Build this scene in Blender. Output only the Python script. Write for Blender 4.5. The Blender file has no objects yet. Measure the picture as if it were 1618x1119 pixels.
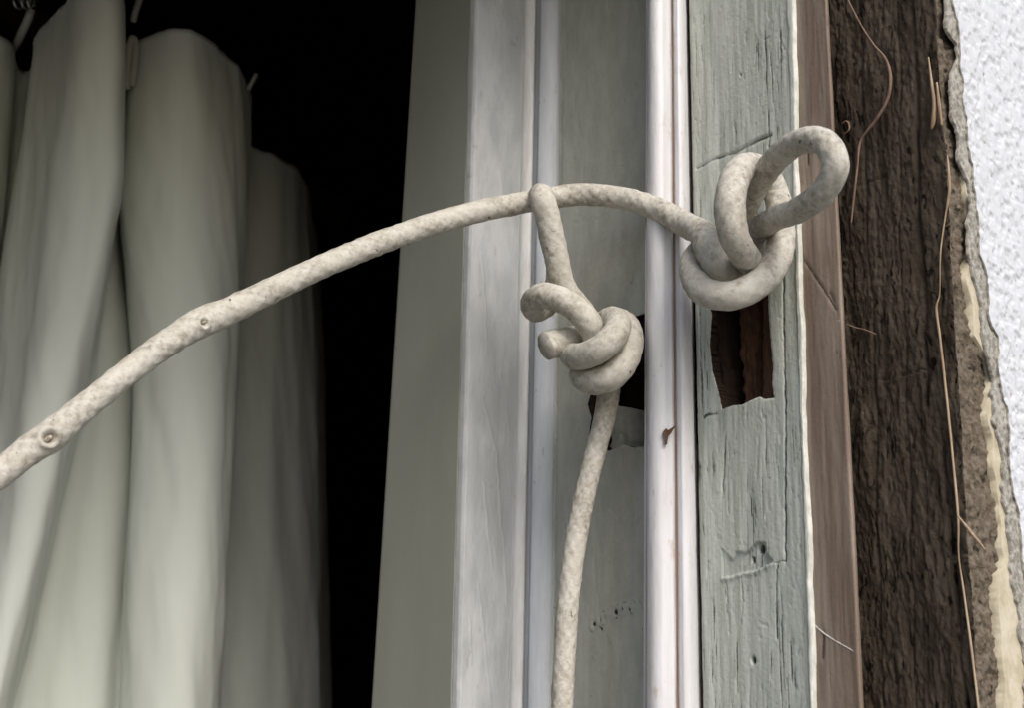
import bpy, math, random
import numpy as np
from mathutils import Vector

# ------------------------------------------------------------------ camera
SC = bpy.context.scene
F = 2022.0; W0, H0 = 1618.0, 1119.0
YAW, PITCH, ROLL = math.radians(38.0), math.radians(15.4), math.radians(1.3)
CAM = np.array([-0.304, 0.0, 0.0])
HF = np.array([math.sin(YAW), math.cos(YAW), 0.0])
fwd = HF*math.cos(PITCH) + np.array([0, 0, math.sin(PITCH)])
r0 = np.array([math.cos(YAW), -math.sin(YAW), 0.0])
u0 = np.cross(r0, fwd)
rgt = math.cos(ROLL)*r0 + math.sin(ROLL)*u0
upv = -math.sin(ROLL)*r0 + math.cos(ROLL)*u0
cam = bpy.data.cameras.new('camera'); co = bpy.data.objects.new('camera', cam)
SC.collection.objects.link(co); SC.camera = co
from mathutils import Matrix
M = Matrix.Identity(4)
for i in range(3):
    M[i][0] = rgt[i]; M[i][1] = upv[i]; M[i][2] = -fwd[i]; M[i][3] = CAM[i]
co.matrix_world = M
cam.sensor_width = 36.0; cam.lens = 36.0*F/W0
cam.clip_start = 0.01; cam.clip_end = 100
cam.dof.use_dof = True; cam.dof.focus_distance = 0.42; cam.dof.aperture_fstop = 22

# ------------------------------------------------------------------ light
w = bpy.data.worlds.new('World'); SC.world = w; w.use_nodes = True
nt = w.node_tree; bg = nt.nodes['Background']
sky = nt.nodes.new('ShaderNodeTexSky'); sky.sky_type = 'NISHITA'; sky.sun_disc = False
SUN = Vector((-0.22, -0.74, 0.66)).normalized()
sky.sun_elevation = math.asin(SUN.z); sky.sun_rotation = math.atan2(SUN.x, SUN.y)
sky.dust_density = 2.5; sky.air_density = 1.0; sky.ozone_density = 1.0
nt.links.new(sky.outputs[0], bg.inputs[0]); bg.inputs[1].default_value = 0.15
sl = bpy.data.lights.new('sun', 'SUN'); so = bpy.data.objects.new('sun', sl); SC.collection.objects.link(so)
sl.energy = 1.5; sl.angle = math.radians(30); sl.color = (1.0, 0.97, 0.935)
so.rotation_euler = SUN.to_track_quat('Z', 'Y').to_euler()
so.location = (-0.3, -0.6, 0.8)
SC.view_settings.view_transform = 'Standard'; SC.view_settings.look = 'None'
SC.view_settings.gamma = 1.0; SC.view_settings.exposure = 0.45
SC.render.engine = 'CYCLES'

# ------------------------------------------------------------------ geometry helpers
def ray(px, py):
    return fwd + (px-W0/2)/F*rgt - (py-H0/2)/F*upv
def PX(px, py, X):
    d = ray(px, py); return CAM + d*((X-CAM[0])/d[0])
def PY(px, py, Y):
    d = ray(px, py); return CAM + d*((Y-CAM[1])/d[1])
def PH(px, py, hd):
    d = ray(px, py); return CAM + d*(hd/float(d@HF))
def PHZ(px, hd, z):                       # the row where a point at height z appears
    u = (px-W0/2)/F
    wv = math.tan(math.atan2(z-CAM[2], hd)-PITCH)
    v = (wv-u*math.sin(ROLL))/math.cos(ROLL)
    return H0/2 - v*F

def _h(ix, iy, seed):
    n = (ix.astype(np.int64)*374761393 + iy.astype(np.int64)*668265263 + seed*974634777) & 0x7fffffff
    n = ((n ^ (n >> 13))*1274126177) & 0x7fffffff
    return ((n ^ (n >> 16)) & 0xffff)/65535.0
def vnoise(x, y, seed=0):
    x = np.asarray(x, float); y = np.asarray(y, float)
    ix = np.floor(x); iy = np.floor(y); fx = x-ix; fy = y-iy
    fx = fx*fx*(3-2*fx); fy = fy*fy*(3-2*fy)
    a = _h(ix, iy, seed); b = _h(ix+1, iy, seed); c = _h(ix, iy+1, seed); d = _h(ix+1, iy+1, seed)
    return (a*(1-fx)+b*fx)*(1-fy) + (c*(1-fx)+d*fx)*fy
def fbm(x, y, seed=0, o=4):
    s = 0; a = 0.5; t = 0
    for k in range(o):
        s = s + a*vnoise(x*2**k+17.3*k, y*2**k-9.1*k, seed+k); t += a; a *= 0.5
    return s/t
def pfbm(x, y, per, seed=0, o=3):        # noise that wraps in y after `per` cells
    s = 0; a = .5; t = 0
    for k in range(o):
        X = x*2**k+13.7*k; Y = y*2**k; p = per*2**k
        ix = np.floor(X); iy = np.floor(Y); fx = X-ix; fy = Y-iy
        fx = fx*fx*(3-2*fx); fy = fy*fy*(3-2*fy); j0 = iy % p; j1 = (iy+1) % p
        s = s+a*((_h(ix, j0, seed+k)*(1-fx)+_h(ix+1, j0, seed+k)*fx)*(1-fy)+(_h(ix, j1, seed+k)*(1-fx)+_h(ix+1, j1, seed+k)*fx)*fy); t += a; a *= .55
    return s/t
def smooth(e0, e1, x):
    t = np.clip((x-e0)/(e1-e0), 0, 1); return t*t*(3-2*t)
def seg_dist(a, b, poly):                 # distance to an open polyline in 2D
    best = np.full(a.shape, 1e9)
    for (x0, y0), (x1, y1) in zip(poly[:-1], poly[1:]):
        dx, dy = x1-x0, y1-y0; L = dx*dx+dy*dy+1e-12
        t = np.clip(((a-x0)*dx+(b-y0)*dy)/L, 0, 1)
        best = np.minimum(best, np.hypot(a-x0-t*dx, b-y0-t*dy))
    return best
def inside(a, b, poly):
    r = np.zeros(a.shape, bool); n = len(poly)
    for i in range(n):
        x0, y0 = poly[i]; x1, y1 = poly[(i+1) % n]
        if y0 == y1: continue
        c = ((y0 > b) != (y1 > b)) & (a < (x1-x0)*(b-y0)/(y1-y0)+x0)
        r ^= c
    return r

def make(name, verts, faces, mats, parent=None, mi=None, smoothf=True, attr=None):
    me = bpy.data.meshes.new(name)
    me.from_pydata([tuple(map(float, v)) for v in verts], [], [tuple(map(int, f)) for f in faces])
    for m in (mats if isinstance(mats, (list, tuple)) else [mats]): me.materials.append(m)
    n = len(me.polygons)
    if mi is not None: me.polygons.foreach_set('material_index', np.asarray(mi, np.int32))
    me.polygons.foreach_set('use_smooth', np.full(n, smoothf))
    if attr:
        for k, val in attr.items():
            at = me.attributes.new(k, 'FLOAT', 'POINT'); at.data.foreach_set('value', np.asarray(val, np.float32))
    me.update()
    o = bpy.data.objects.new(name, me); SC.collection.objects.link(o)
    if parent is not None: o.parent = parent
    return o
def tag(o, label, cat=None, group=None, kind=None):
    if label: o['label'] = label
    if cat: o['category'] = cat
    if group: o['group'] = group
    if kind: o['kind'] = kind
    return o
def empty(name):
    o = bpy.data.objects.new(name, None); SC.collection.objects.link(o); o.empty_display_size = 0.02
    return o

def sheet(name, G, mats, parent, back, keep=None, wear=None, closed=False):
    """front grid G (rows, cols, 3); open edges and holes are walled back by vector `back`"""
    nr, nc = G.shape[:2]
    V = G.reshape(-1, 3)
    idx = np.arange(nr*nc).reshape(nr, nc)
    a = idx[:-1, :-1]; b = idx[:-1, 1:]; c = idx[1:, 1:]; d = idx[1:, :-1]
    q = np.stack([a, b, c, d], -1).reshape(-1, 4)
    if keep is not None: q = q[keep.reshape(-1)]
    e = np.concatenate([q[:, [0, 1]], q[:, [1, 2]], q[:, [2, 3]], q[:, [3, 0]]])
    key = np.sort(e, 1); k2 = key[:, 0].astype(np.int64)*(nr*nc)+key[:, 1]
    u, inv, cnt = np.unique(k2, return_inverse=True, return_counts=True)
    be = e[cnt[inv] == 1]
    bv = np.unique(be)
    remap = -np.ones(nr*nc, np.int64); remap[bv] = np.arange(len(bv))+nr*nc
    V2 = np.concatenate([V, V[bv]+np.asarray(back)])
    wq = np.stack([be[:, 1], be[:, 0], remap[be[:, 0]], remap[be[:, 1]]], -1)
    faces = np.concatenate([q, wq]); mi = np.concatenate([np.zeros(len(q)), np.ones(len(wq))])
    used = np.unique(faces); rm = -np.ones(len(V2), np.int64); rm[used] = np.arange(len(used))
    at = None
    if wear is not None:
        wv = np.concatenate([wear.reshape(-1), wear.reshape(-1)[bv]])[used]; at = {'wear': wv}
    if not isinstance(mats, (list, tuple)): mats = [mats, mats]
    return make(name, V2[used], rm[faces], mats, parent, mi, True, at)

def normals(G):
    du = np.gradient(G, axis=1); dv = np.gradient(G, axis=0)
    n = np.cross(du, dv); n /= (np.linalg.norm(n, axis=-1, keepdims=True)+1e-12)
    toc = CAM-G
    s = np.sign((n*toc).sum(-1, keepdims=True)); s[s == 0] = 1
    return n, s

T0, T1 = -0.45, 1.45
def loft(name, top, bot, mats, parent, back, step=0.0006, dz=0.0008, disp=None, keep=None, hole=None, snap=True, sgn=None):
    """top / bot: matching profile points seen on picture rows 0 and 1119; linear in between and beyond"""
    top = np.array(top); bot = np.array(bot)
    L = np.linalg.norm(np.diff(top, axis=0), axis=1)
    cols_t = []; cols_b = []
    for i, l in enumerate(L):
        n = max(1, int(round(l/step)))
        for k in range(n):
            t = k/n
            cols_t.append(top[i]*(1-t)+top[i+1]*t); cols_b.append(bot[i]*(1-t)+bot[i+1]*t)
    cols_t.append(top[-1]); cols_b.append(bot[-1])
    ct = np.array(cols_t); cb = np.array(cols_b)
    Lz = np.linalg.norm(ct[0]-cb[0])*(T1-T0); nz = int(Lz/dz)
    ts = np.linspace(T0, T1, nz)[:, None, None]
    G = ct[None]*(1-ts)+cb[None]*ts
    wear = np.zeros(G.shape[:2]); kp = None
    if hole is not None:
        A = G[..., 1]*1000; B = G[..., 2]*1000
        for poly in hole:
            pts = poly+[poly[0]]
            best = np.full(A.shape, 1e9); SA = A.copy(); SB = B.copy()
            for (x0, y0), (x1, y1) in zip(pts[:-1], pts[1:]):
                dx, dy = x1-x0, y1-y0; LL = dx*dx+dy*dy+1e-12
                t = np.clip(((A-x0)*dx+(B-y0)*dy)/LL, 0, 1)
                qx = x0+t*dx; qy = y0+t*dy; dd = np.hypot(A-qx, B-qy)
                mm = dd < best; best = np.where(mm, dd, best); SA = np.where(mm, qx, SA); SB = np.where(mm, qy, SB)
            cell = max(step, dz)*1000*0.62
            m = best < cell
            A = np.where(m, SA, A); B = np.where(m, SB, B)
        G[..., 1] = A/1000; G[..., 2] = B/1000
        cx = (A[:-1, :-1]+A[1:, 1:]+A[1:, :-1]+A[:-1, 1:])/4; cy = (B[:-1, :-1]+B[1:, 1:]+B[1:, :-1]+B[:-1, 1:])/4
        kp = np.ones(cx.shape, bool)
        for poly in hole: kp &= ~inside(cx, cy, poly)
    if disp is not None:
        n, s = normals(G)
        n = n*s
        h, wear = disp(G)
        G = G + n*(h[..., None]*0.001)
    return sheet(name, G, mats, parent, back, kp, wear)

def spline(pts, n):
    """centripetal-ish Catmull-Rom through pts (k, m), about n samples, evenly spaced"""
    p = np.array(pts, float); p = np.vstack([2*p[0]-p[1], p, 2*p[-1]-p[-2]])
    out = []
    for i in range(1, len(p)-2):
        P0, P1, P2, P3 = p[i-1:i+3]
        d1 = np.linalg.norm((P2-P1)[:3])**.5+1e-9; d0 = np.linalg.norm((P1-P0)[:3])**.5+1e-9; d2 = np.linalg.norm((P3-P2)[:3])**.5+1e-9
        m1 = (P1-P0)/d0-(P2-P0)/(d0+d1)+(P2-P1)/d1; m2 = (P2-P1)/d1-(P3-P1)/(d1+d2)+(P3-P2)/d2
        m1 *= d1; m2 *= d1
        t = np.linspace(0, 1, 24, endpoint=False)[:, None]
        out.append((2*t**3-3*t**2+1)*P1+(t**3-2*t**2+t)*m1+(-2*t**3+3*t**2)*P2+(t**3-t**2)*m2)
    out.append(p[-2][None]); c = np.vstack(out)
    s = np.concatenate([[0], np.cumsum(np.linalg.norm(np.diff(c[:, :3], axis=0), axis=1))])
    q = np.linspace(0, s[-1], n)
    return np.stack([np.interp(q, s, c[:, j]) for j in range(c.shape[1])], 1), q

def tube(name, pts, mat, parent=None, nr=20, step=0.0005, hfun=None, cap=True, attrs=True):
    """pts rows: x y z radius; swept with parallel transport"""
    pts = np.array(pts, float)
    L = np.linalg.norm(np.diff(pts[:, :3], axis=0), axis=1).sum()
    c, q = spline(pts, max(6, int(L/step)))
    for _ in range(2):
        c[1:-1] = (c[:-2]+2*c[1:-1]+c[2:])/4
    t = np.gradient(c[:, :3], axis=0); t /= np.linalg.norm(t, axis=1, keepdims=True)
    nrm = np.zeros_like(t); a = np.array([0, 0, 1.0]) if abs(t[0][2]) < .9 else np.array([1.0, 0, 0])
    v = a-t[0]*(a@t[0]); v /= np.linalg.norm(v)
    for i in range(len(t)):
        v = v-t[i]*(v@t[i]); v /= np.linalg.norm(v); nrm[i] = v
    bn = np.cross(t, nrm)
    th = np.linspace(0, 2*math.pi, nr, endpoint=False)
    R = np.repeat(c[:, 3:4], nr, 1)
    dirs = nrm[:, None]*np.cos(th)[None, :, None]+bn[:, None]*np.sin(th)[None, :, None]
    hh = np.zeros_like(R)
    if hfun is not None:
        hh, dr = hfun(q*1000, th, c[:, :3], dirs, R)
        R = R+dr
    V = (c[:, None, :3]+dirs*R[..., None]).reshape(-1, 3)
    n = len(c); idx = np.arange(n*nr).reshape(n, nr); nx = np.roll(idx, -1, 1)
    f = np.stack([idx[:-1], nx[:-1], nx[1:], idx[1:]], -1).reshape(-1, 4).tolist()
    hv = hh.reshape(-1)
    if cap:
        V = np.vstack([V, c[0, :3]-t[0]*c[0, 3]*0.25, c[-1, :3]+t[-1]*c[-1, 3]*0.25])
        hv = np.concatenate([hv, [0.3, 0.3]])
        for k in range(nr):
            f.append((n*nr, idx[0, (k+1) % nr], idx[0, k])); f.append((n*nr+1, idx[-1, k], idx[-1, (k+1) % nr]))
    return make(name, V, f, mat, parent, None, True, {'wear': hv} if attrs else None)

# ------------------------------------------------------------------ materials
def mat(name, col, col2=None, nscale=(60, 60, 60), rough=0.6, dirt=None, dirt_amt=0.0, bump=0.2, bscale=900,
        bdist=0.0004, wearcol=None, speck=None, spec=0.3, contrast=(0.35, 0.65), grain=None, sheen=0, wr=(0.45, 0.95)):
    m = bpy.data.materials.new(name); m.use_nodes = True
    t = m.node_tree; N = t.nodes; Lk = t.links; b = N['Principled BSDF']
    b.inputs['Roughness'].default_value = rough; b.inputs['Specular IOR Level'].default_value = spec
    tc = N.new('ShaderNodeTexCoord')
    def noise(scale, detail=6, rough_=0.6, vec=None):
        mp = N.new('ShaderNodeMapping'); mp.inputs['Scale'].default_value = scale if isinstance(scale, tuple) else (scale,)*3
        Lk.new(vec or tc.outputs['Object'], mp.inputs[0])
        n = N.new('ShaderNodeTexNoise'); n.inputs['Scale'].default_value = 1.0; n.inputs['Detail'].default_value = detail
        n.inputs['Roughness'].default_value = rough_
        Lk.new(mp.outputs[0], n.inputs['Vector']); return n.outputs['Fac']
    def ramp(fac, a, bb):
        r = N.new('ShaderNodeMapRange'); r.interpolation_type = 'SMOOTHSTEP'
        r.inputs['From Min'].default_value = a; r.inputs['From Max'].default_value = bb
        Lk.new(fac, r.inputs['Value']); return r.outputs[0]
    def mix(fac, a, bcol):
        x = N.new('ShaderNodeMix'); x.data_type = 'RGBA'
        if isinstance(fac, float): x.inputs[0].default_value = fac
        else: Lk.new(fac, x.inputs[0])
        for s, c in ((x.inputs[6], a), (x.inputs[7], bcol)):
            if isinstance(c, tuple): s.default_value = (*c, 1)
            else: Lk.new(c, s)
        return x.outputs[2]
    c = col
    if col2: c = mix(ramp(noise(nscale), *contrast), col, col2)
    if grain:
        g = noise(grain[0], 5, 0.7); c = mix(ramp(g, grain[2], grain[3]), c, grain[1])
    if dirt:
        d = ramp(noise((140, 140, 70), 8, 0.7), 0.62-dirt_amt, 0.78-dirt_amt*0.6); c = mix(d, c, dirt)
    if speck:
        d = ramp(noise(speck[1], 3, 0.6), speck[2], speck[2]+0.04); c = mix(d, c, speck[0])
    if wearcol:
        at = N.new('ShaderNodeAttribute'); at.attribute_name = 'wear'
        n2 = noise(1500, 3)
        ad = N.new('ShaderNodeMath'); ad.operation = 'MULTIPLY_ADD'; ad.inputs[1].default_value = 0.5; 
        Lk.new(n2, ad.inputs[0]); Lk.new(at.outputs['Fac'], ad.inputs[2])
        c = mix(ramp(ad.outputs[0], *wr), c, wearcol)
    if isinstance(c, tuple): b.inputs['Base Color'].default_value = (*c, 1)
    else: Lk.new(c, b.inputs['Base Color'])
    if sheen: b.inputs['Sheen Weight'].default_value = sheen
    bp = N.new('ShaderNodeBump'); bp.inputs['Strength'].default_value = bump; bp.inputs['Distance'].default_value = bdist
    Lk.new(noise(bscale, 6, 0.65), bp.inputs['Height']); Lk.new(bp.outputs[0], b.inputs['Normal'])
    return m

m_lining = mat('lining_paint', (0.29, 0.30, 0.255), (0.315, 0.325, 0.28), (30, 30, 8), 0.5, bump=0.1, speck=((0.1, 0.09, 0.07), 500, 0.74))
m_face = mat('grey_white_paint', (0.50, 0.51, 0.51), (0.40, 0.41, 0.41), (120, 120, 40), 0.55, (0.30, 0.29, 0.26), 0.03, 0.25, 500, 0.0006, (0.26, 0.25, 0.22))
m_stripw = mat('bright_paint', (0.74, 0.74, 0.73), (0.62, 0.61, 0.58), (300, 300, 40), 0.45, (0.42, 0.40, 0.36), 0.0, 0.2, 500, wearcol=(0.22, 0.2, 0.18))
m_bead = mat('bluish_white_paint', (0.62, 0.65, 0.68), (0.55, 0.57, 0.60), (200, 200, 30), 0.45, (0.35, 0.33, 0.3), 0.0, 0.2, 500, wearcol=(0.2, 0.18, 0.16))
m_pbead = mat('parting_paint', (0.68, 0.68, 0.70), (0.60, 0.585, 0.585), (250, 250, 18), 0.38, (0.50, 0.41, 0.36), 0.055, 0.2, 400, wearcol=(0.40, 0.315, 0.26), spec=0.4)
m_chan = mat('channel_paint', (0.455, 0.46, 0.405), (0.39, 0.395, 0.345), (160, 160, 60), 0.5, (0.19, 0.19, 0.16), 0.03, 0.3, 400, 0.0006, (0.03, 0.028, 0.022), speck=((0.04, 0.035, 0.03), 420, 0.72))
m_green = mat('grey_green_paint', (0.385, 0.41, 0.36), (0.555, 0.58, 0.525), (420, 420, 24), 0.6, (0.25, 0.26, 0.22), 0.035, 0.45, 700, 0.0006, (0.085, 0.085, 0.07),
              grain=((1500, 1500, 38), (0.20, 0.22, 0.19), 0.56, 0.74), speck=((0.62, 0.64, 0.60), (600, 600, 90), 0.66))
m_edgepaint = mat('cream_edge_paint', (0.70, 0.70, 0.64), (0.52, 0.53, 0.47), (400, 400, 200), 0.6, (0.4, 0.36, 0.28), 0.02, 0.4, 900)
m_brown = mat('bare_brown_wood', (0.19, 0.14, 0.105), (0.29, 0.235, 0.19), (160, 160, 20), 0.7, (0.12, 0.085, 0.065), 0.03, 0.3, 600, 0.0005, (0.10, 0.065, 0.05),
              grain=((900, 900, 18), (0.15, 0.10, 0.08), 0.58, 0.75), speck=((0.55, 0.5, 0.44), (260, 260, 160), 0.735))
m_timber = mat('dark_rough_timber', (0.058, 0.044, 0.032), (0.098, 0.078, 0.058), (140, 140, 35), 0.9, (0.02, 0.015, 0.011), 0.05, 0.6, 1400, 0.0008, (0.012, 0.009, 0.007),
               grain=((800, 800, 90), (0.15, 0.125, 0.095), 0.58, 0.74), spec=0.1)
m_mortar = mat('crumbling_mortar', (0.12, 0.095, 0.068), (0.21, 0.178, 0.14), (500, 500, 350), 0.95, (0.05, 0.04, 0.03), 0.06, 0.8, 1600, 0.001, (0.025, 0.02, 0.015), spec=0.1)
m_plaster = mat('cream_plaster', (0.44, 0.39, 0.28), (0.55, 0.50, 0.39), (220, 220, 120), 0.9, (0.34, 0.29, 0.2), 0.02, 0.4, 1200, spec=0.1)
m_stuccoe = mat('grey_stucco_edge', (0.22, 0.205, 0.175), (0.42, 0.40, 0.36), (600, 600, 500), 0.95, (0.1, 0.09, 0.07), 0.07, 0.6, 1600, spec=0.1)
m_stucco = mat('white_stucco', (0.60, 0.615, 0.64), (0.54, 0.56, 0.59), (300, 300, 300), 0.9, bump=0.3, bscale=1200, wearcol=(0.42, 0.43, 0.46), spec=0.1)
m_rope = mat('painted_cotton_cord', (0.52, 0.49, 0.42), (0.60, 0.575, 0.51), (260, 260, 260), 0.75, (0.33, 0.275, 0.20), 0.055, 0.5, 1500, 0.0005, (0.22, 0.195, 0.15),
             speck=((0.13, 0.10, 0.075), 360, 0.695), spec=0.2, wr=(0.15, 1.15))
m_ropehole = mat('cord_core', (0.20, 0.16, 0.11), (0.5, 0.46, 0.38), (900, 900, 900), 0.9)
m_curtain = mat('curtain_cotton', (0.66, 0.69, 0.635), (0.625, 0.655, 0.60), (14, 14, 5), 0.9, bump=0.12, bscale=2600, bdist=0.0002, spec=0.1)
m_hook = mat('white_plastic', (0.36, 0.36, 0.31), None, rough=0.4, bump=0.05)
m_metal = mat('hook_metal', (0.5, 0.5, 0.48), None, rough=0.3, bump=0.05); m_metal.node_tree.nodes['Principled BSDF'].inputs['Metallic'].default_value = 1
m_dark = mat('dark_room_paint', (0.018, 0.017, 0.014), (0.022, 0.02, 0.016), (5, 5, 5), 0.95, spec=0.0)  # near-black colour stands in for the darkness of the unlit room
m_hole = mat('mortise_raw_wood', (0.018, 0.012, 0.009), (0.035, 0.02, 0.013), (500, 500, 60), 0.85, (0.012, 0.008, 0.006), 0.06, 0.6, 1200, 0.0008, spec=0.15)  # wood darkened to near black; the shade inside the pulley holes is in the colour
m_rust = mat('reddish_raw_wood', (0.12, 0.06, 0.034), (0.06, 0.03, 0.018), (700, 700, 60), 0.8, (0.03, 0.015, 0.01), 0.06, 0.6, 1200, 0.0008)
m_splint = mat('fresh_split_wood', (0.46, 0.36, 0.25), (0.26, 0.17, 0.10), (700, 700, 60), 0.7)
m_twig = mat('dry_root', (0.15, 0.095, 0.07), (0.23, 0.155, 0.115), (500, 500, 200), 0.8)
m_web = mat('dusty_web', (0.62, 0.58, 0.52), None, rough=0.9)
m_core = mat('wall_core', (0.20, 0.16, 0.12), (0.25, 0.2, 0.16), (40, 40, 40), 0.95)
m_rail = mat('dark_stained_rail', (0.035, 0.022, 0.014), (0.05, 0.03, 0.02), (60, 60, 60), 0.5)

def box(name, x0, x1, y0, y1, z0, z1, m, parent=None):
    v = [(x, y, z) for x in (x0, x1) for y in (y0, y1) for z in (z0, z1)]
    f = [(0, 1, 3, 2), (4, 6, 7, 5), (0, 4, 5, 1), (2, 3, 7, 6), (0, 2, 6, 4), (1, 5, 7, 3)]
    return make(name, v, f, m, parent, None, False)

# ------------------------------------------------------------------ room and wall
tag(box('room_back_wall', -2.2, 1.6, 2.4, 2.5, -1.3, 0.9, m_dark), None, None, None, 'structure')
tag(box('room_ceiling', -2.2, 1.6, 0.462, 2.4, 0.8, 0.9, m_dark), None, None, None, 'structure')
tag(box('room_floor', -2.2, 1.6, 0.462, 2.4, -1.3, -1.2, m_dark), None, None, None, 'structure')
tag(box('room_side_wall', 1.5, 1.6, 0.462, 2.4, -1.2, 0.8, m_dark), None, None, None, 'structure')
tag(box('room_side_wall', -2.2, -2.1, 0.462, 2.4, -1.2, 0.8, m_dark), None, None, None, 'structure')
m_ground = mat('pale_paving', (0.17, 0.165, 0.155), (0.22, 0.215, 0.20), (3, 3, 3), 0.9)
tag(box('ground', -12, 12, -14, 0.2, -1.5, -1.42, m_ground), None, None, None, 'structure')  # unseen slab, added to bounce daylight up onto the lower curtain
wall = empty('masonry_wall'); wall.location = (0, 0, 0)
tag(wall, 'white stuccoed outer wall with a broken crumbling edge beside the window', 'wall')
box('wall_core', 0.046, 1.6, 0.232, 0.46, -1.3, 0.9, m_core, wall)
box('wall_core', -2.2, -0.95, 0.205, 0.46, -1.3, 0.9, m_core, wall)
box('window_head', -0.949, 0.045, 0.222, 0.46, 0.338, 0.9, m_core, wall)
box('wall_below_window', -0.949, 0.045, 0.232, 0.46, -1.3, -0.75, m_core, wall)

# ------------------------------------------------------------------ window frame
frame = empty('painted_woodwork'); frame.location = (0, 0.3, 0)
tag(frame, 'old painted sash window frame with beads, grooves and cut pulley holes', 'window frame')
def fpar(o):
    o.parent = frame; o.matrix_parent_inverse = Matrix.Translation((0, -0.3, 0)); return o

YF = 0.372
nearT = PY(752, 0, YF); nearB = PY(723, 1119, YF)
farT = PX(657, 0, nearT[0]); farB = PX(587, 1119, nearB[0])
def yz(poly, X=0.0):
    return [tuple(PX(x, y, X)[1:]*1000) for x, y in poly]
def xz(poly, Y):
    return [tuple(PY(x, y, Y)[[0, 2]]*1000) for x, y in poly]

# inner lining: side face into the room, rounded corner, outward face
def d_lin(G):
    h = 0.10*(fbm(G[..., 1]*1000/9, G[..., 2]*1000/60, 3)-.5)
    return h, np.zeros(h.shape)
def lerp(a, b, t): return a*(1-t)+b*t
ex = np.array([1, 0, 0]); ey = np.array([0, 1, 0])
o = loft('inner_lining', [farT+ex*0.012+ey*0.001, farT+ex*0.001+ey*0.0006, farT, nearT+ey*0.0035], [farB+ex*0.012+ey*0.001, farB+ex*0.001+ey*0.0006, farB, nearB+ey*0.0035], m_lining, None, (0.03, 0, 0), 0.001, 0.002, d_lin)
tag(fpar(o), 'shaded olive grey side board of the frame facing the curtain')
fcT = PY(829, 0, YF); fcB = PY(806, 1119, YF)
FC = [[(763, 630), (785, 720), (789, 800), (797, 870), (800, 960)], [(765, 765), (772, 850), (779, 905)], [(755, 925), (760, 965), (770, 1060), (776, 1119)], [(798, 620), (806, 700)],
      [(790, 268), (794, 300), (789, 330)], [(760, 400), (766, 470), (770, 560)], [(812, 930), (806, 1000), (800, 1080)], [(742, 980), (745, 1050)]]
FCw = [xz(p, YF) for p in FC]
def d_face(G):
    x = G[..., 0]*1000; z = G[..., 2]*1000
    h = 0.35*(fbm(x/3, z/14, 11)-.5)+0.2*(fbm(x/0.9, z/2.5, 12, 3)-.5); wv = np.zeros(h.shape)
    wob = (fbm(x/2, z/4, 14)-.5)*1.2
    for p in FCw:
        d = seg_dist(x+wob, z, p); h += 0.45*np.exp(-(d/0.38)**2)*(.4+.6*fbm(x/4, z/8, 18))
    wv = np.maximum(wv, smooth(.66, .85, fbm(x/2.5, z/6, 15, 5))*.4)
    return h, wv
c0T = nearT+ey*0.0035; c0B = nearB+ey*0.0035
o = loft('lining_front', [c0T, nearT+ex*0.0003+ey*0.0012, nearT+ex*0.0012, fcT], [c0B, nearB+ex*0.0003+ey*0.0012, nearB+ex*0.0012, fcB], m_face, None, (0.02, 0.012, 0), 0.0004, 0.0007, d_face)
tag(fpar(o), 'light grey painted front face of the lining with hairline paint cracks')
# thin bright strip with rounded nose
sT0 = PY(828, 0, YF); sB0 = PY(804, 1119, YF); sT1 = PY(847, 0, YF-0.004); sB1 = PY(826, 1119, YF-0.004)
def nose(a, b, n, bulge, out):
    r = []
    for k in range(n+1):
        t = k/n; r.append(lerp(a, b, t)+np.asarray(out)*bulge*math.sqrt(max(0, 1-(2*t-1)**2)))
    return r
def d_bead(seed, amp=0.12):
    def f(G):
        s = np.arange(G.shape[1])[None]*0.3+0*G[..., 0]; z = G[..., 2]*1000
        h = amp*(fbm(s/2, z/12, seed)-.5)+amp*.6*(fbm(s/0.8, z/3, seed+5, 3)-.5)
        wv = .45*smooth(.70, .85, fbm(s/1.2, z/5, seed+9, 5))
        return h, wv
    return f
o = loft('lining_edge_strip', [sT0+ey*0.004]+nose(sT0, sT1, 8, 0.002, (-.5, -.85, 0))+[sT1+ey*0.008], [sB0+ey*0.004]+nose(sB0, sB1, 8, 0.002, (-.5, -.85, 0))+[sB1+ey*0.008],
         m_stripw, None, (0.01, 0.01, 0), 0.0004, 0.0009, d_bead(21))
tag(fpar(o), 'thin bright white strip along the lining edge')
# staff bead, quarter round in the corner
bT0 = PY(853, 0, YF-0.004); bB0 = PY(832, 1119, YF-0.004); bT1 = PX(886, 0, 0.0002); bB1 = PX(872, 1119, 0.0002)
o = loft('staff_bead', [bT0+ey*0.008]+nose(bT0, bT1, 12, 0.0035, (-.72, -.70, 0))+[bT1+ex*0.003], [bB0+ey*0.008]+nose(bB0, bB1, 12, 0.0035, (-.72, -.70, 0))+[bB1+ex*0.003],
         m_bead, None, (0.01, 0.012, 0), 0.0004, 0.0009, d_bead(31))
tag(fpar(o), 'bluish white rounded staff bead beside the inner groove')

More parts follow.
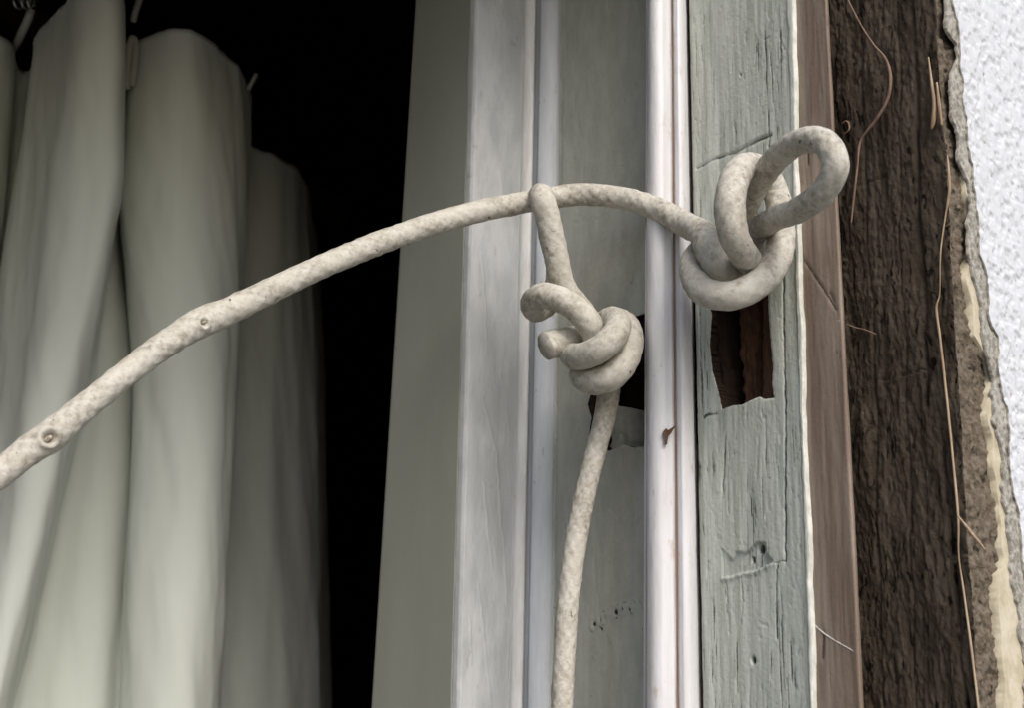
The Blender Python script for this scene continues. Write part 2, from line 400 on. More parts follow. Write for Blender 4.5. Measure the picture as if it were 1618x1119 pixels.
# inner channel with its cut pulley hole
iT0 = PX(878, 0, 0.0); iB0 = PX(862, 1119, 0.0); iT1 = PX(1040, 0, 0.0); iB1 = PX(1040, 1119, 0.0)
hole_i = yz([(938, 610), (965, 575), (990, 590), (998, 530), (1003, 500), (1030, 492), (1030, 704), (1003, 708), (985, 703), (962, 713), (948, 706), (930, 690), (934, 660), (928, 640)])
IG = [[yz([(905, 352), (950, 345), (985, 322)]), 0.25, 0.2, .25], 
      [yz([(902, 640), (900, 760), (893, 900)]), 0.3, 0.3, .2], [yz([(888, 120), (887, 300), (880, 600), (874, 1119)]), 0.35, 0.35, .3],
      [yz([(960, 800), (975, 818), (985, 800), (984, 770)]), 0.45, 0.25, .2], [yz([(925, 110), (935, 100)]), .4, .3, .5]]
SPOT = yz([(939, 987), (949, 979), (956, 976), (974, 968), (984, 963), (996, 964), (950, 995)])
SCAR = yz([(936, 988), (952, 978), (975, 966), (999, 960)])
def d_chan(G):
    y = G[..., 1]*1000; z = G[..., 2]*1000
    h = 0.55*(fbm(y/5, z/22, 41)-.5)+0.22*(fbm(y/1.3, z/4, 42, 3)-.5); wv = np.zeros(h.shape)
    wb = (fbm(y/1.2, z/1.2, 45)-.5)*1.6
    for p, wd, dp, wr in IG:
        d = seg_dist(y+wb, z+wb*.6, p); g = np.exp(-(d/wd)**2); h -= dp*g; wv = np.maximum(wv, wr*g)
    d = seg_dist(y, z, SCAR); h += .9*np.exp(-(d/2.2)**2)*fbm(y/1.8, z/1.8, 47, 3); wv = np.maximum(wv, .45*np.exp(-((d-2.2)/.5)**2)*fbm(y/1.5, z/1.5, 49)*1.6)
    for (cy, cz), r in zip(SPOT, (.9, .5, .4, 1.0, .35, .7, .4)):
        g = np.exp(-(np.hypot(y-cy+wb*.35, z-cz+wb*.25)/r)**3); h -= .8*g; wv = np.maximum(wv, .95*g)
    d = seg_dist(y, z, hole_i); g = np.exp(-(d/0.7)**2); h -= 0.3*g*fbm(y/1, z/1, 44)
    return h, wv
o = loft('inner_channel_board', [iT0, iT1], [iB0, iB1], [m_chan, m_hole], None, (0.016, 0, 0), 0.0006, 0.0008, d_chan, hole=[hole_i])
tag(fpar(o), 'smooth dull grey green channel board behind the dangling knot')
def block(name, a, b, c, d, X0, X1, m, lab=None, seed=0, amp=1.2):
    """rough piece of wood inside a pulley hole: four picture corners on plane X0, going back to X1"""
    n1, n2 = 14, 40
    A, B, Cc, D = [PX(*p, X0) for p in (a, b, c, d)]
    s = np.linspace(0, 1, n1)[None, :, None]; t = np.linspace(0, 1, n2)[:, None, None]
    G = (A*(1-s)+B*s)*(1-t)+(D*(1-s)+Cc*s)*t
    G[..., 0] += (fbm(G[..., 1]*1000/1.6, G[..., 2]*1000/5, seed)-.5)*amp*0.002
    G[..., 1] += (fbm(G[..., 2]*1000/2, G[..., 2]*0+seed, seed+3)-.5)[..., :1]*amp*0.0015
    o = sheet(name, G, m, None, (X1-X0, 0, 0)); fpar(o)
    if lab: o['label'] = lab
    return o
block('mortise_block', (966, 640), (996, 645), (1002, 708), (965, 712), 0.006, 0.016, m_chan, 'grey block low in the inner pulley hole', 71)
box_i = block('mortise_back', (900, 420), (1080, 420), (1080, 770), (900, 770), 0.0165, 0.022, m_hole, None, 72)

# parting bead: rounded tip and rounded outer side with a quirk between
XT = -0.017
pT = [PX(1012, 0, XT), PX(1045, 0, XT)]; pB = [PX(1006, 1119, XT), PX(1051, 1119, XT)]
qT = [PX(1055, 0, XT+0.001), PX(1084, 0, 0.0)]; qB = [PX(1063, 1119, XT+0.001), PX(1106, 1119, 0.0)]
def pprof(p, q):
    a = [p[0]+ex*0.018+ey*0.0005, p[0]+ex*0.004+ey*0.0012]+nose(p[0]+ex*0.007, p[1]+ex*0.004, 16, 0.0068, (-1, -.10, 0))
    a += [lerp(p[1], q[0], .5)+ex*0.0062+ey*0.0024]
    qq = nose(q[0]+ex*0.0048+ey*.0016, q[1]-ex*0.001, 14, 0.0038, (-.35, -.93, 0)); a += qq
    a += [q[1]+ex*0.003+ey*0.002]
    return a
QT = lerp(pT[1], qT[0], .5)+ex*0.0062+ey*0.0024; QB = lerp(pB[1], qB[0], .5)+ex*0.0062+ey*0.0024
def d_pb(G):
    n = G.shape[1]; s = np.arange(n)[None]*0.4+0*G[..., 0]; z = G[..., 2]*1000
    h = 0.30*(fbm(s/3, z/16, 51)-.5)+0.1*(fbm(s/0.9, z/4, 52, 3)-.5)
    wv = .4*smooth(.72, .82, fbm(s/1.5, z/6, 55))
    t = (z/1000-QT[2])/(QB[2]-QT[2]); d = np.hypot(G[..., 0]-(QT[0]*(1-t)+QB[0]*t), G[..., 1]-(QT[1]*(1-t)+QB[1]*t))*1000
    wv = np.maximum(wv, (.6+.6*fbm(s/4, z/30, 57))*np.exp(-(d/1.6)**2))
    t2 = np.hypot(G[..., 0]-(pT[0][0]*(1-t)+pB[0][0]*t)+.0008, G[..., 1]-(pT[0][1]*(1-t)+pB[0][1]*t)+.0030)*1000
    wv = np.maximum(wv, .85*smooth(.2, .5, fbm(s/9, z/60, 58))*np.exp(-(t2/2.6)**2)*smooth(85, 40, z))
    return h, wv
o = loft('parting_bead', pprof(pT, qT), pprof(pB, qB), m_pbead, None, (0.0, 0.004, 0), 0.0004, 0.0009, d_pb)
tag(fpar(o), 'glossy white double rounded parting bead between the two channels')

# outer channel board (weathered grey green) with pulley hole
gT0 = PX(1089, 0, 0.0); gB0 = PX(1111, 1119, 0.0); gT1 = PX(1246, 0, 0.0); gB1 = PX(1283, 1119, 0.0)
hole_g = yz([(1124, 500), (1120, 470), (1150, 455), (1212, 450), (1214, 490), (1217, 540), (1220, 580), (1219, 605), (1222, 629), (1208, 631), (1200, 627), (1185, 633), (1172, 640), (1158, 641), (1140, 647), (1135, 620), (1126, 590), (1121, 545)])
GG = [[yz([(1101, 265), (1130, 250), (1160, 241), (1190, 224), (1218, 212)]), 0.55, 1.3, .75], [yz([(1160, 241), (1190, 226), (1213, 214)]), 0.8, .8, .6],
      [yz([(1237, 395), (1238, 500), (1241, 640), (1240, 800), (1241, 888)]), 0.35, 1.4, 1.0], [yz([(1228, 893), (1227, 950), (1228, 1010)]), 0.3, 1.0, .85],
      [yz([(1214, 175), (1215, 235), (1218, 262)]), 0.3, .8, .8], [yz([(1161, 185), (1162, 228)]), .35, .8, .75], [yz([(1146, 690), (1141, 790)]), .4, .9, .7],
      [yz([(1151, 700), (1150, 810)]), .3, .6, .5], [yz([(1112, 660), (1120, 655), (1132, 654)]), .6, .9, 1.], [yz([(1152, 1000), (1148, 930), (1146, 918)]), .45, .7, .5],
      [yz([(1173, 925), (1171, 985)]), .35, .6, .5], [yz([(1108, 640), (1106, 520), (1104, 420), (1107, 300)]), .5, .6, .6], [yz([(1200, 984), (1214, 991)]), .35, .5, .5],
      [yz([(1185, 1060), (1184, 1119)]), .4, .5, .4], [yz([(1232, 58), (1240, 78)]), .4, .6, .5], [yz([(1199, 690), (1196, 760)]), .3, .5, .35], [yz([(1207, 61), (1216, 58)]), .3, .5, .7],
      [yz([(1225, 890), (1241, 886)]), .35, 1.0, .8], [yz([(1260, 925), (1264, 945)]), .35, .5, .5]]
pock = yz([(1139, 867), (1158, 886), (1163, 872), (1178, 875), (1186, 868), (1196, 857), (1209, 858), (1212, 878), (1222, 888), (1200, 900), (1175, 906), (1141, 914)])
nh = yz([(1199, 868), (1190, 1044), (1187, 886), (1170, 118)])
def d_green(G):
    y = G[..., 1]*1000; z = G[..., 2]*1000
    h = 0.4*(fbm(y/4, z/30, 61)-.5); wv = np.zeros(h.shape)
    gr = fbm(y/0.6+.3*fbm(y/3, z/9, 70), z/15, 62, 5)
    zone = smooth(.42, .6, fbm(y/12, z/26, 63))
    cr = smooth(.60, .74, gr)*(0.35+.65*zone); h -= 0.12*cr; wv = np.maximum(wv, .60*cr)
    h += 0.12*(fbm(y/1.2, z/2.2, 64, 3)-.5)
    wb = (fbm(y/1.5, z/2.5, 65)-.5)*0.9
    for p, wd, dp, wr in GG:
        d = seg_dist(y+wb, z+wb*.5, p); g = np.exp(-(d/wd)**2)*(.35+.9*fbm(y/3, z/5, 77)); h -= .45*dp*g; wv = np.maximum(wv, wr*g)
    py_ = [p[0] for p in pock]; f_ = np.clip((max(py_)-y)/(max(py_)-min(py_)), 0, 1)
    ins = inside(y+wb*.25, z+wb*.25, pock)
    h = np.where(ins, h*.4-0.5-0.9*f_, h)
    d = seg_dist(y, z+wb, yz([(1141, 917), (1175, 909), (1200, 903), (1224, 891)])); h += 0.6*np.exp(-(d/0.6)**2)*fbm(y/1.2, z/1.2, 67)*1.6
    for (a, b), r in zip(nh, (1.1, .8, .7, .35)):
        g = np.exp(-((np.hypot(y-a+wb*.5, (z-b)*.8+wb*.4))/r)**4); h -= 2.6*g; wv = np.maximum(wv, 1.2*g)
    d = seg_dist(y, z, hole_g+[hole_g[0]]); g = np.exp(-(d/0.5)**2); h -= 0.5*g*fbm(y/.8, z/.8, 68); 
    chips = smooth(.73, .77, fbm(y/1.1, z/2.4, 69)); h -= .15*chips; wv = np.maximum(wv, .35*chips)
    return h, wv
o = loft('outer_channel_board', [gT0, gT1], [gB0, gB1], [m_green, m_hole], None, (0.014, 0, 0), 0.0004, 0.0005, d_green, hole=[hole_g])
tag(fpar(o), 'weathered grey green channel board with a dark ragged pulley hole')
block('mortise_strip', (1163, 470), (1196, 465), (1193, 650), (1178, 650), 0.008, 0.016, m_rust, 'reddish split wood inside the outer pulley hole', 73, 1.6)
block('mortise_strip', (1206, 470), (1224, 470), (1226, 650), (1206, 650), 0.004, 0.0135, m_rust, None, 74, 0.8)
block('mortise_strip', (1112, 480), (1134, 480), (1150, 660), (1128, 660), 0.004, 0.0135, m_hole, None, 75, 1.5)
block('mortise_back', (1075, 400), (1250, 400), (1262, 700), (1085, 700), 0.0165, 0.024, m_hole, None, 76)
# thick cream paint along the board's outer edge, ragged
def ragged_strip(name, X, left, right, m, seed, proud, amp, label, dz=0.0006):
    ys = np.arange(-500, 1640, 2.6); nc = 9
    ll = np.interp(ys, [p[1] for p in left], [p[0] for p in left]); rr = np.interp(ys, [p[1] for p in right], [p[0] for p in right])
    lo = (fbm(ys/24, ys*0+3, seed)-.5)*amp; ro = (fbm(ys/110, ys*0+8, seed+1, 6)-.5)*amp*2.6
    G = np.zeros((len(ys), nc, 3))
    for i, yv in enumerate(ys):
        for k in range(nc):
            t = k/(nc-1); l_ = ll[i]+lo[i]; p = PX(lerp(l_, max(l_+1.2, rr[i]+ro[i]), t), yv, X)
            p[0] -= proud*math.sqrt(max(0, 1-(2*t-1)**2))*(0.3+1.2*fbm(np.array(yv/70), np.array(t*2), seed+2, 5))
            G[i, k] = p
    o = sheet(name, G, m, None, (0.012, 0.0, 0)); fpar(o); o['label'] = label
    return o
def ext(p):     # extend a two-ended edge beyond the picture, linearly
    (x0, y0), (x1, y1) = p; s = (x1-x0)/(y1-y0); return [(x0+s*(-600-y0), -600), (x1+s*(1700-y1), 1700)]
ragged_strip('paint_edge', -0.0002, ext([(1243, 0), (1280, 1119)]), ext([(1250, 0), (1287, 1119)]), m_edgepaint, 81, 0.0003, 3.6, 'thick cream paint crust along the outer board edge')
# bare brown board
wT0 = PX(1240, 0, 0.0014); wB0 = PX(1276, 1119, 0.0014); wT1 = PX(1304, 0, 0.0014); wB1 = PX(1359, 1119, 0.0014)
BG = [[yz([(1262, 398), (1290, 440), (1300, 455), (1322, 490)], .0014), .3, .5, .7], [yz([(1302, 1000), (1300, 1040)], .0014), .6, .3, .8], [yz([(1275, 215), (1276, 260)], .0014), .25, .5, .8],
      [yz([(1310, 460), (1318, 475)], .0014), .4, .4, .6]]
def d_brown(G):
    y = G[..., 1]*1000; z = G[..., 2]*1000
    h = 0.4*(fbm(y/2.5, z/40, 91)-.5)+0.25*(fbm(y/0.6, z/16, 92, 3)-.5); wv = .35*smooth(.58, .75, fbm(y/0.7, z/25, 93))
    for p, wd, dp, wr in BG:
        d = seg_dist(y, z, p); g = np.exp(-(d/wd)**2); h -= dp*g; wv = np.maximum(wv, wr*g)
    return h, wv
o = loft('bare_board', [wT0, wT1, wT1+ex*0.0005-ey*0.0003, wT1+ex*0.003+ey*0.001], [wB0, wB1, wB1+ex*0.0005-ey*0.0003, wB1+ex*0.003+ey*0.001], m_brown, None, (0.006, 0.012, 0), 0.0005, 0.0009, d_brown)
tag(fpar(o), 'bare brown wooden board with scuffs along the frame edge')

# ------------------------------------------------------------------ dark timber and broken wall edge
tT0 = PX(1268, 0, 0.02); tB0 = PX(1318, 1119, 0.02); tT1 = PX(1478, 0, 0.02); tB1 = PX(1546, 1119, 0.02)
TG = [[yz([(1330, 280), (1345, 290), (1395, 275)], .02), .4, .5, .5], [yz([(1380, 600), (1430, 590), (1475, 575)], .02), .35, .6, .6], [yz([(1440, 0), (1447, 220), (1455, 420), (1462, 640)], .02), 1.0, 1.0, .5],
      [yz([(1490, 700), (1500, 850), (1515, 1000), (1525, 1119)], .02), .9, 1.0, .5], [yz([(1350, 0), (1362, 300), (1372, 620), (1385, 1119)], .02), .5, .6, .4], [yz([(1415, 0), (1420, 400), (1440, 1119)], .02), .4, .6, .4]]
def d_timb(G):
    y = G[..., 1]*1000; z = G[..., 2]*1000
    yw = y+5*(fbm(y/8, z/14, 109)-.5); amp = .25+1.1*fbm(y/7, z/11, 110)
    h = 2.2*(fbm(y/6, z/22, 101)-.5)+amp*1.0*(fbm(yw/1.1, z/7, 102, 5)-.5)+0.9*(fbm(yw/.8, z/1.6, 104, 4)-.5)
    wv = amp*.75*smooth(.54, .74, fbm(yw/.9, z/3.5, 103, 5))
    for p, wd, dp, wr in TG:
        d = seg_dist(y+3*(fbm(y/9, z/18, 107)-.5), z, p); g = np.exp(-(d/wd)**2)*(.2+1.3*fbm(y/4, z/12, 108)); h -= dp*g; wv = np.maximum(wv, wr*g)
    return h, wv
timber = loft('timber_post', [tT0+ex*0.004, tT1], [tB0+ex*0.004, tB1], m_timber, None, (0.006, 0.02, 0), 0.0005, 0.0007, d_timb)
tag(timber, 'dark rough sawn timber between the brown board and the broken stucco', 'timber post')

def edge_layer(name, Y, left, right_x, m, seed, amp, thick, label, dfun, freq=18, ncol=60, bias=2.0):
    ys = np.arange(-420, 1560, 2.4)
    ll = np.interp(ys, [p[1] for p in left], [p[0] for p in left])+(fbm(ys/freq, ys*0+5, seed, 5)-.5)*amp
    G = np.zeros((len(ys), ncol, 3))
    for i, yv in enumerate(ys):
        A = PY(ll[i], yv, Y); B = np.array([right_x, Y, A[2]])
        t = (np.linspace(0, 1, ncol)**bias)[:, None]; G[i] = A*(1-t)+B*t
    h, wv = dfun(G); rim = np.minimum(1, np.linspace(0, 1, ncol)**bias*(right_x-0.02)*1000/1.2)[None]
    G[..., 1] -= h*0.001*(0.3+.7*rim); 
    o = sheet(name, G, m, wall, (0, thick, 0), None, wv); o['label'] = label
    return o
def d_mort(G):
    x = G[..., 0]*1000; z = G[..., 2]*1000
    h = 3.4*(fbm(x/4, z/7, 111)-.5)+2.4*(fbm(x/1.3, z/1.5, 112, 4)-.5)-.7; return h, .6*smooth(.5, .8, fbm(x/1.6, z/2.2, 113, 5))
edge_layer('mortar_edge', 0.2165, [(1474, -600), (1472, 0), (1482, 200), (1487, 330), (1490, 420), (1490, 560), (1505, 760), (1517, 900), (1535, 1020), (1548, 1119), (1590, 1700)], 0.09, m_mortar, 115, 14, 0.012, 'crumbling brown mortar under the broken plaster', d_mort, bias=1.6)
def d_pla(G):
    x = G[..., 0]*1000; z = G[..., 2]*1000
    h = 0.5*(fbm(x/3, z/5, 121)-.5)+.2*(fbm(x/.8, z/.9, 122)-.5); return h, np.zeros(h.shape)
edge_layer('plaster_layer', 0.2150, [(1530, -600), (1526, 0), (1522, 120), (1520, 230), (1520, 250), (1534, 330), (1534, 440), (1540, 530), (1562, 575), (1560, 640), (1568, 720), (1582, 800), (1592, 880), (1580, 960), (1594, 1119), (1655, 1700)], 0.09, m_plaster, 125, 24, 0.004, 'cream coloured broken plaster layer', d_pla, 75)
def d_stu(G):
    x = G[..., 0]*1000; z = G[..., 2]*1000
    a = fbm(x/1.9, z/2.6, 131, 3); pit = smooth(.52, .36, a)
    h = 0.9*(fbm(x/6, z/6, 132)-.5)-0.6*pit+.25*(fbm(x/.7, z/.7, 133)-.5); return h, .36*smooth(.35, 1, pit)
def d_und(G):
    x = G[..., 0]*1000; z = G[..., 2]*1000
    return 0.9*(fbm(x/.7, z/.8, 141, 4)-.5), np.zeros(x.shape)
SE = [(1510, -600), (1508, 0), (1520, 60), (1522, 160), (1534, 240), (1540, 300), (1552, 400), (1568, 500), (1580, 590), (1592, 680), (1604, 760), (1612, 860), (1622, 960), (1634, 1119), (1690, 1700)]
edge_layer('stucco_undercoat', 0.2139, [(x-13, y) for x, y in SE], 0.09, m_stuccoe, 135, 24, 0.0012, 'grey undercoat showing at the broken stucco edge', d_und, 42)
edge_layer('stucco', 0.2130, SE, 0.12, [m_stucco, m_stuccoe], 136, 18, 0.0008, 'bright white pitted stucco', d_stu, 45, 130, 1.3)
box('stucco', 0.1198, 1.6, 0.2128, 0.2319, -1.3, 0.9, m_stucco, wall)

# ------------------------------------------------------------------ cords
RC = 0.00385
def braid(seed, marks=()):
    def f(q, th, c, dirs, R):
        u = q[:, None]; v = th[None]
        wob = (fbm(u/5+np.cos(v)*.7, np.sin(v)*.7+seed, seed)-.5)*1.6
        wo2 = (fbm(u/5+np.cos(v)*.7+31, np.sin(v)*.7+seed, seed+7)-.5)*1.6
        a = np.cos(6*v+2*math.pi*u/5.2+wob); b = np.cos(6*v-2*math.pi*u/5.2+wo2)
        h = 0.5+0.25*(a+b)
        nz = pfbm(u/0.8+0*v, v/(2*math.pi)*32+0*u, 32, seed+1, 3)
        lump = fbm(u/6+np.cos(v)*.8, np.sin(v)*.8+seed, seed+2, 3)
        vis = .45+.55*smooth(.3, .75, fbm(u/14+np.cos(v)*.4, np.sin(v)*.4+seed, seed+4, 2))
        dr = 0.00022*(h-.5)*(.4+.6*vis)+0.00020*(nz-.5)+0.0006*(lump-.5)
        wear = np.clip(.24*(1-h)*(.45+.55*vis)+.75*(nz-.5)+.75*(lump-.45), 0, .7)
        P = c[:, None]+dirs*R[..., None]
        for (pc, rad, dep, rim) in marks:
            d = np.linalg.norm(P-pc, axis=-1); dr = dr-dep*np.exp(-(d/rad)**4)+rim*np.exp(-((d-rad*1.35)/(rad*.4))**2)
            wear = np.maximum(wear, 1.1*np.exp(-(d/(rad*.85))**4))
        return wear, dr
    return f
def rp(L, R=RC, k=1.0):
    return [(*PH(p[0], p[1], p[2]/1000), p[3]*k/1000 if len(p) > 3 else R) for p in L]
c1 = [(-330, 1010, 325), (-150, 868, 336), (0, 748, 345, 4.0), (45, 713, 348, 4.3), (76, 692, 350, 4.75), (115, 660, 353, 4.2), (200, 590, 360), (285, 528, 368, 4.15), (322, 508, 372, 4.65), (360, 492, 376, 4.2), (500, 425, 390),
      (650, 365, 405), (760, 333, 414), (850, 316, 419), (920, 307, 418), (985, 313, 411), (1045, 333, 403), (1082, 354, 396, 4.2),
      (1108, 368, 383, 4.35), (1122, 394, 373, 4.72), (1137, 420, 371, 4.72), (1154, 440, 377, 4.44), (1171, 448, 387, 4.16), (1184, 415, 391, 3.97), (1190, 374, 381, 3.87),
      (1222, 347, 362, 3.78), (1262, 331, 346, 3.78), (1298, 306, 334, 3.83), (1320, 262, 326, 3.87), (1306, 228, 327, 3.87), (1276, 220, 333, 3.78), (1238, 240, 346, 3.78), (1203, 281, 363, 3.78), (1180, 322, 378, 3.97), (1158, 368, 388, 4.06), (1118, 392, 391, 4.06), (1098, 408, 388, 4.16),
      (1097, 438, 378, 4.25), (1116, 462, 369, 4.39), (1154, 467, 364, 4.49), (1196, 449, 364, 4.49), (1228, 408, 369, 4.35), (1235, 352, 374, 4.25), (1224, 300, 376, 4.16), (1205, 272, 372, 4.16), (1182, 262, 364, 4.25), (1162, 280, 354, 4.44), (1153, 322, 350, 4.54), (1158, 366, 352, 4.49), (1172, 397, 359, 4.35), (1186, 414, 371, 4.16), (1196, 420, 384, 3.97)]
def mark(px, py, hd, toward):
    p = PH(px, py, hd/1000); d = CAM-p; d /= np.linalg.norm(d); return p+d*toward
mk = [(mark(78, 692, 350, 0.0046), 0.0019, 0.0017, 0.0005), (mark(322, 510, 372, 0.0045), 0.0012, 0.0013, 0.00045)]
cord1 = tube('sash_cord', rp(c1), m_rope, None, 52, 0.0003, braid(201, mk))
tag(cord1, 'long white sash cord stretched across the frame, knotted with one big open loop', 'cord')
k = tube('core_strand', rp([(71, 697, 346.6, 0.5), (76, 694, 346.0, .75), (81, 690, 346.6, .5)]), m_ropehole, cord1, 12, 0.0002)
k['label'] = 'frayed core in the hole of the cord'
k = tube('core_strand', rp([(317, 511, 368.6, 0.4), (322, 509, 368.2, .55), (326, 506, 368.8, .4)]), m_ropehole, cord1, 12, 0.0002)

c2 = [(886, 1330, 424, 3.55), (886, 1220, 424, 3.55), (888, 1119, 424, 3.55), (893, 1020, 423, 3.6), (901, 920, 422, 3.65), (916, 820, 421, 3.55), (938, 725, 420, 3.5), (955, 660, 420, 3.6), (962, 610, 422), (956, 565, 424), (942, 520, 424), (920, 490, 423), (892, 455, 418, 4.16), (878, 400, 413, 4.25), (867, 350, 409, 4.35), (858, 317, 407, 4.35), (855, 309, 416, 4.25), (858, 317, 428), (868, 370, 429),
      (880, 430, 429), (868, 478, 429), (848, 490, 424, 4.16), (842, 478, 414, 4.25), (858, 467, 407, 4.35), (888, 474, 403, 4.35), (918, 496, 402, 4.35), (938, 525, 405, 4.35), (942, 552, 412, 4.16), (928, 580, 414, 4.16), (920, 592, 410, 4.35), (938, 602, 404, 4.54), (964, 596, 400, 4.63), (985, 575, 400, 4.54), (996, 543, 405, 4.35), (990, 514, 414, 4.16), (962, 505, 425), (925, 528, 427), (905, 552, 419, 4.16),
      (908, 564, 406, 4.35), (928, 561, 397, 4.44), (950, 550, 393, 4.54), (970, 531, 393, 4.44), (977, 512, 398, 4.25), (966, 504, 406, 4.16), (948, 516, 413, 4.16), (922, 531, 415, 4.44), (894, 539, 412, 4.72), (872, 544, 409, 4.82), (862, 547, 408, 4.63)]
cord2 = tube('sash_cord', rp(c2), m_rope, None, 52, 0.0003, braid(231))
tag(cord2, 'white sash cord hanging down the inner channel, its knot hooked over another cord', 'cord')

# ------------------------------------------------------------------ curtain
CT = [((-900, -920, -940, -980), 600), ((-760, -780, -800, -840), 640), ((-640, -660, -690, -740), 580), ((-520, -540, -570, -620), 590), ((-420, -440, -470, -510), 645), ((-340, -360, -390, -430), 640), ((-260, -280, -300, -340), 620), ((-120, -150, -190, -260), 575), ((-10, -30, -70, -150), 600), ((50, 20, -25, -95), 648), ((64, 16, -28, -84), 630), ((84, 44, 6, -66), 585), ((136, 108, 58, -32), 558),
      ((178, 178, 112, 0), 560), ((193, 192, 138, 20), 585), ((191, 190, 150, 34), 628), ((196, 191, 178, 96), 632), ((202, 189, 206, 160), 640), ((206, 187, 214, 187), 648), ((208, 188, 214, 189), 628), ((224, 204, 230, 208), 609), ((288, 282, 284, 264), 600),
      ((345, 342, 330, 308), (622, 604)), ((391, 386, 368, 338), (656, 622)), ((396, 388, 372, 344), (700, 665)), ((378, 368, 352, 330), 725), ((405, 395, 380, 360), 742), ((446, 442, 432, 422), 756), ((486, 486, 498, 508), 806), ((491, 494, 512, 522), 850), ((488, 492, 510, 520), 900), ((470, 480, 500, 510), 960)]
ZT = 0.336
zs = np.concatenate([np.linspace(-0.6, -0.1, 30, endpoint=False), np.linspace(-0.1, ZT, 150)])
rows = []
for z in zs:
    pts = []
    for i, (pxs, hd) in enumerate(CT):
        h0, h1 = hd if isinstance(hd, tuple) else (hd, hd); hd_ = h0/1000; px = pxs[1]
        for _ in range(4):
            py = PHZ(px, hd_, z); hd_ = np.interp(py, (0, 700), (h0, h1))/1000; px = np.interp(py, (0, 300, 600, 1119), pxs)
        pts.append(PH(px, py, hd_))
    c, q = spline(pts, 620); c[:, 2] = z
    rows.append(c)
G = np.array(rows)
S = np.linspace(0, 90, 620)[None]+0*G[..., 0]
zt = (G[..., 2]-0.1)*1000
n, s = normals(G); n[..., 2] = 0
G = G+n*((fbm(S/2.2, zt/220, 301, 2)-.5)*0.006+(fbm(S/1.1+zt/120, zt/70, 302, 3)-.5)*0.0030+(fbm(S/.5-zt/60, zt/22, 303, 2)-.5)*0.0007)[..., None]
topw = smooth(0.25, ZT, G[..., 2]); G[..., 2] += topw*0.010*(fbm(S/2.0, S*0+2, 305)-.5)
cur = sheet('curtain', G, m_curtain, None, (0.0, 0.0015, 0))
tag(cur, 'off white cotton curtain hanging in soft folds inside the dark room', 'curtain')
sf = 0.0
def hook(pts, r, m, label):
    o = tube('curtain_hook', [(*PH(a, b, c/1000), r) for a, b, c in pts], m, None, 12, 0.0008, attrs=False); return tag(o, label, 'curtain hook')
hook([(200, 140, 600), (203, 95, 598), (205, 70, 596), (210, 58, 596), (214, 66, 597), (213, 95, 598), (209, 135, 602)], 0.0017, m_hook, 'looped white curtain hook in the gap between two curtain folds')
hook([(210, 34, 600), (214, 18, 598), (220, 0, 597), (226, -25, 597)], 0.0017, m_hook, 'straight white hook end hanging just above the looped hook')
hook([(22, 78, 640), (34, 52, 610), (46, 25, 600), (50, 8, 600), (44, -4, 602), (34, 0, 604)], 0.0022, m_hook, 'white curtain hook with metal rings at the leftmost fold')
for dx in (-6, 6, 16):
    o = tube('curtain_ring', [(*PH(36+dx+9*math.cos(a), -2+15*math.sin(a), 0.592+.004*math.cos(a)), 0.0006) for a in np.linspace(0, 6.1, 12)], m_metal, None, 8, 0.0008, attrs=False)
    tag(o, 'small metal ring threaded on the hook at the leftmost fold', 'ring', 'rings on the curtain hook')
hook([(392, 142, 652), (398, 130, 650), (405, 117, 650)], 0.0012, m_hook, 'tiny hook end sticking out of the curtain fold beside the darkness')
# curtain rail
A = PH(-330, 0, 0.56); B = PH(560, 0, 0.98)
A[2] = B[2] = 0.385
d = (B-A); d[2] = 0; L = np.linalg.norm(d); d /= L; nn = np.array([-d[1], d[0], 0])
prof = [(-.006, -.009), (.006, -.009), (.008, -.005), (.008, .009), (-.008, .009), (-.008, -.005)]
V = [tuple(p+nn*a+np.array([0, 0, b])) for p in (A, B) for a, b in prof]; k = len(prof)
fc = [tuple(range(k))[::-1], tuple(range(k, 2*k))]+[(i, (i+1) % k, k+(i+1) % k, k+i) for i in range(k)]
tag(make('curtain_rail', V, fc, m_rail, None, None, False), 'dark brown curtain rail in the shadow above the curtain', 'rail')

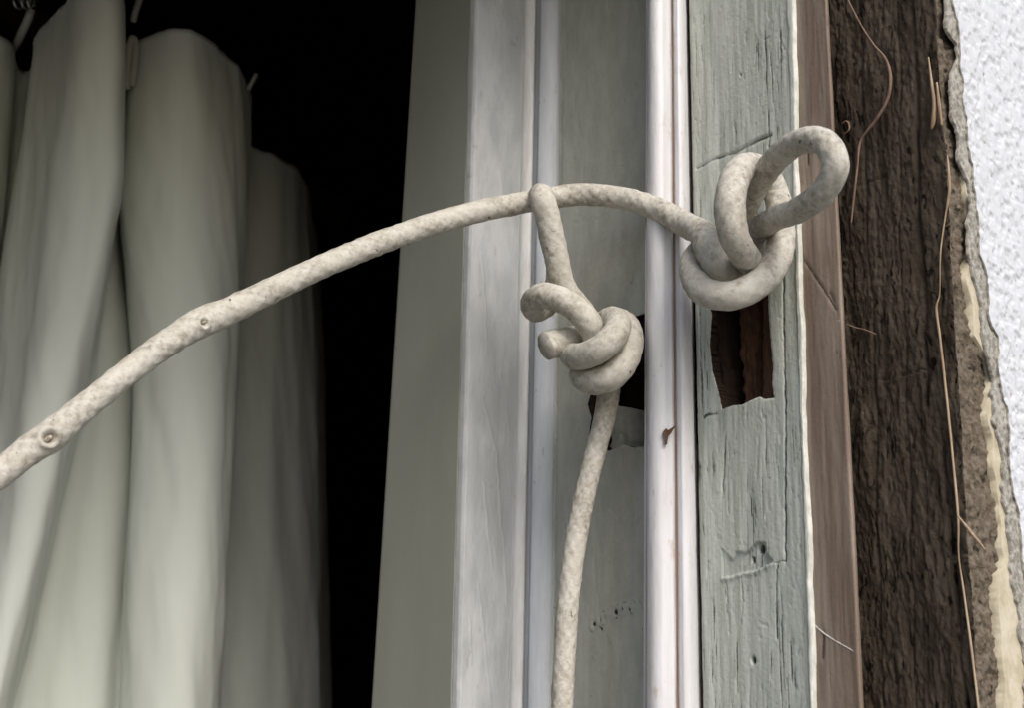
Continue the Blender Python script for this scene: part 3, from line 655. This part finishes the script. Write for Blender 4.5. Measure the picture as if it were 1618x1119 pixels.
# ------------------------------------------------------------------ small things on the wall edge
def strip(name, pts, X, m, label, cat, r=0.0008, group=None, off=0.0):
    P = []
    for p in pts:
        q = PX(p[0], p[1], X-off); P.append((*q, (p[2] if len(p) > 2 else 1.0)*r))
    o = tube(name, P, m, None, 8, 0.0006, attrs=False); return tag(o, label, cat, group)
strip('dry_root', [(1340, 0, .7), (1362, 42, .7), (1382, 72, .8), (1399, 92, 1), (1407, 120, 1.3), (1403, 155, 1.2), (1385, 188, 1.3), (1360, 222, 1), (1355, 260, .8), (1350, 304, .9), (1345, 352, .5)], 0.0175, m_twig, 'thin dry root hanging down the dark timber', 'root', 0.00043)
strip('wood_splinter', [(1497, 245, .5), (1499, 270, 1.2), (1500, 300, 1.4), (1494, 340, .8), (1486, 400, .8), (1484, 470, .7), (1480, 480, 1.1), (1486, 540, 1.2), (1497, 640, 1.2), (1507, 740, 1.1), (1514, 820, 1.2), (1515, 880, .7), (1522, 930, .9), (1534, 1020, 1.1), (1546, 1119, 1), (1560, 1250, 1)], 0.0195, m_splint, 'long pale splinter running down the timber edge beside the mortar', 'splinter', 0.00032)
strip('wood_splinter', [(1513, 815, .6), (1528, 834, 1), (1545, 855, .9), (1557, 869, .3)], 0.018, m_splint, 'short pale splinter sticking out across the mortar', 'splinter', 0.00045)
strip('wood_splinter', [(1467, 90, .5), (1472, 130, 1.0), (1476, 165, 1.5), (1474, 195, 1.6), (1472, 204, .6)], 0.0185, m_splint, 'stubby orange splinter high on the timber edge', 'splinter', 0.00045)
strip('wood_splinter', [(1480, 130, .5), (1484, 165, .9), (1488, 198, .7)], 0.0185, m_splint, 'slim splinter next to the stubby orange one', 'splinter', 0.0006)
strip('cobweb_strand', [(1284, 985, .5), (1300, 1000, .8), (1318, 1012, .7), (1351, 1031, .4)], 0.0015, m_web, 'dusty white strand slanting over the foot of the brown board', 'cobweb', 0.00035)
strip('cobweb_strand', [(1315, 462, .4), (1322, 478, .9), (1327, 492, .7)], 0.0022, m_web, 'short white scrap on the brown board beside the pulley hole', 'cobweb', 0.0006)
strip('dry_root', [(1338, 512, .5), (1352, 518, .8), (1366, 521, .7), (1384, 528, .5)], 0.017, m_twig, 'short curled rootlet on the dark timber', 'root', 0.00035)
strip('dry_root', [(1330, 195, .5), (1338, 190, .7), (1342, 205, .8), (1332, 212, .5)], 0.016, m_twig, 'tiny hooked rootlet beside the big cord loop', 'root', 0.0004)
# brown chip caught on the parting bead
def chip(name, pts, hd, m, label, cat, th=0.0005):
    n = len(pts); a = [PH(x, y, hd/1000) for x, y in pts]; b = [PH(x, y, hd/1000+th) for x, y in pts]
    f = [tuple(range(n)), tuple(range(n, 2*n))[::-1]]+[(i, (i+1) % n, n+(i+1) % n, n+i) for i in range(n)]
    return tag(make(name, a+b, f, m, None, None, False), label, cat)
hb = float((PX(1053, 688, XT)-CAM)@HF)*1000
chip('wood_chip', [(1047, 684), (1052, 677), (1056, 680), (1068, 672), (1061, 685), (1056, 690), (1054, 703), (1050, 703), (1051, 692)], hb-0.3, m_rust, 'small reddish brown chip caught on the white parting bead', 'chip', 0.002)
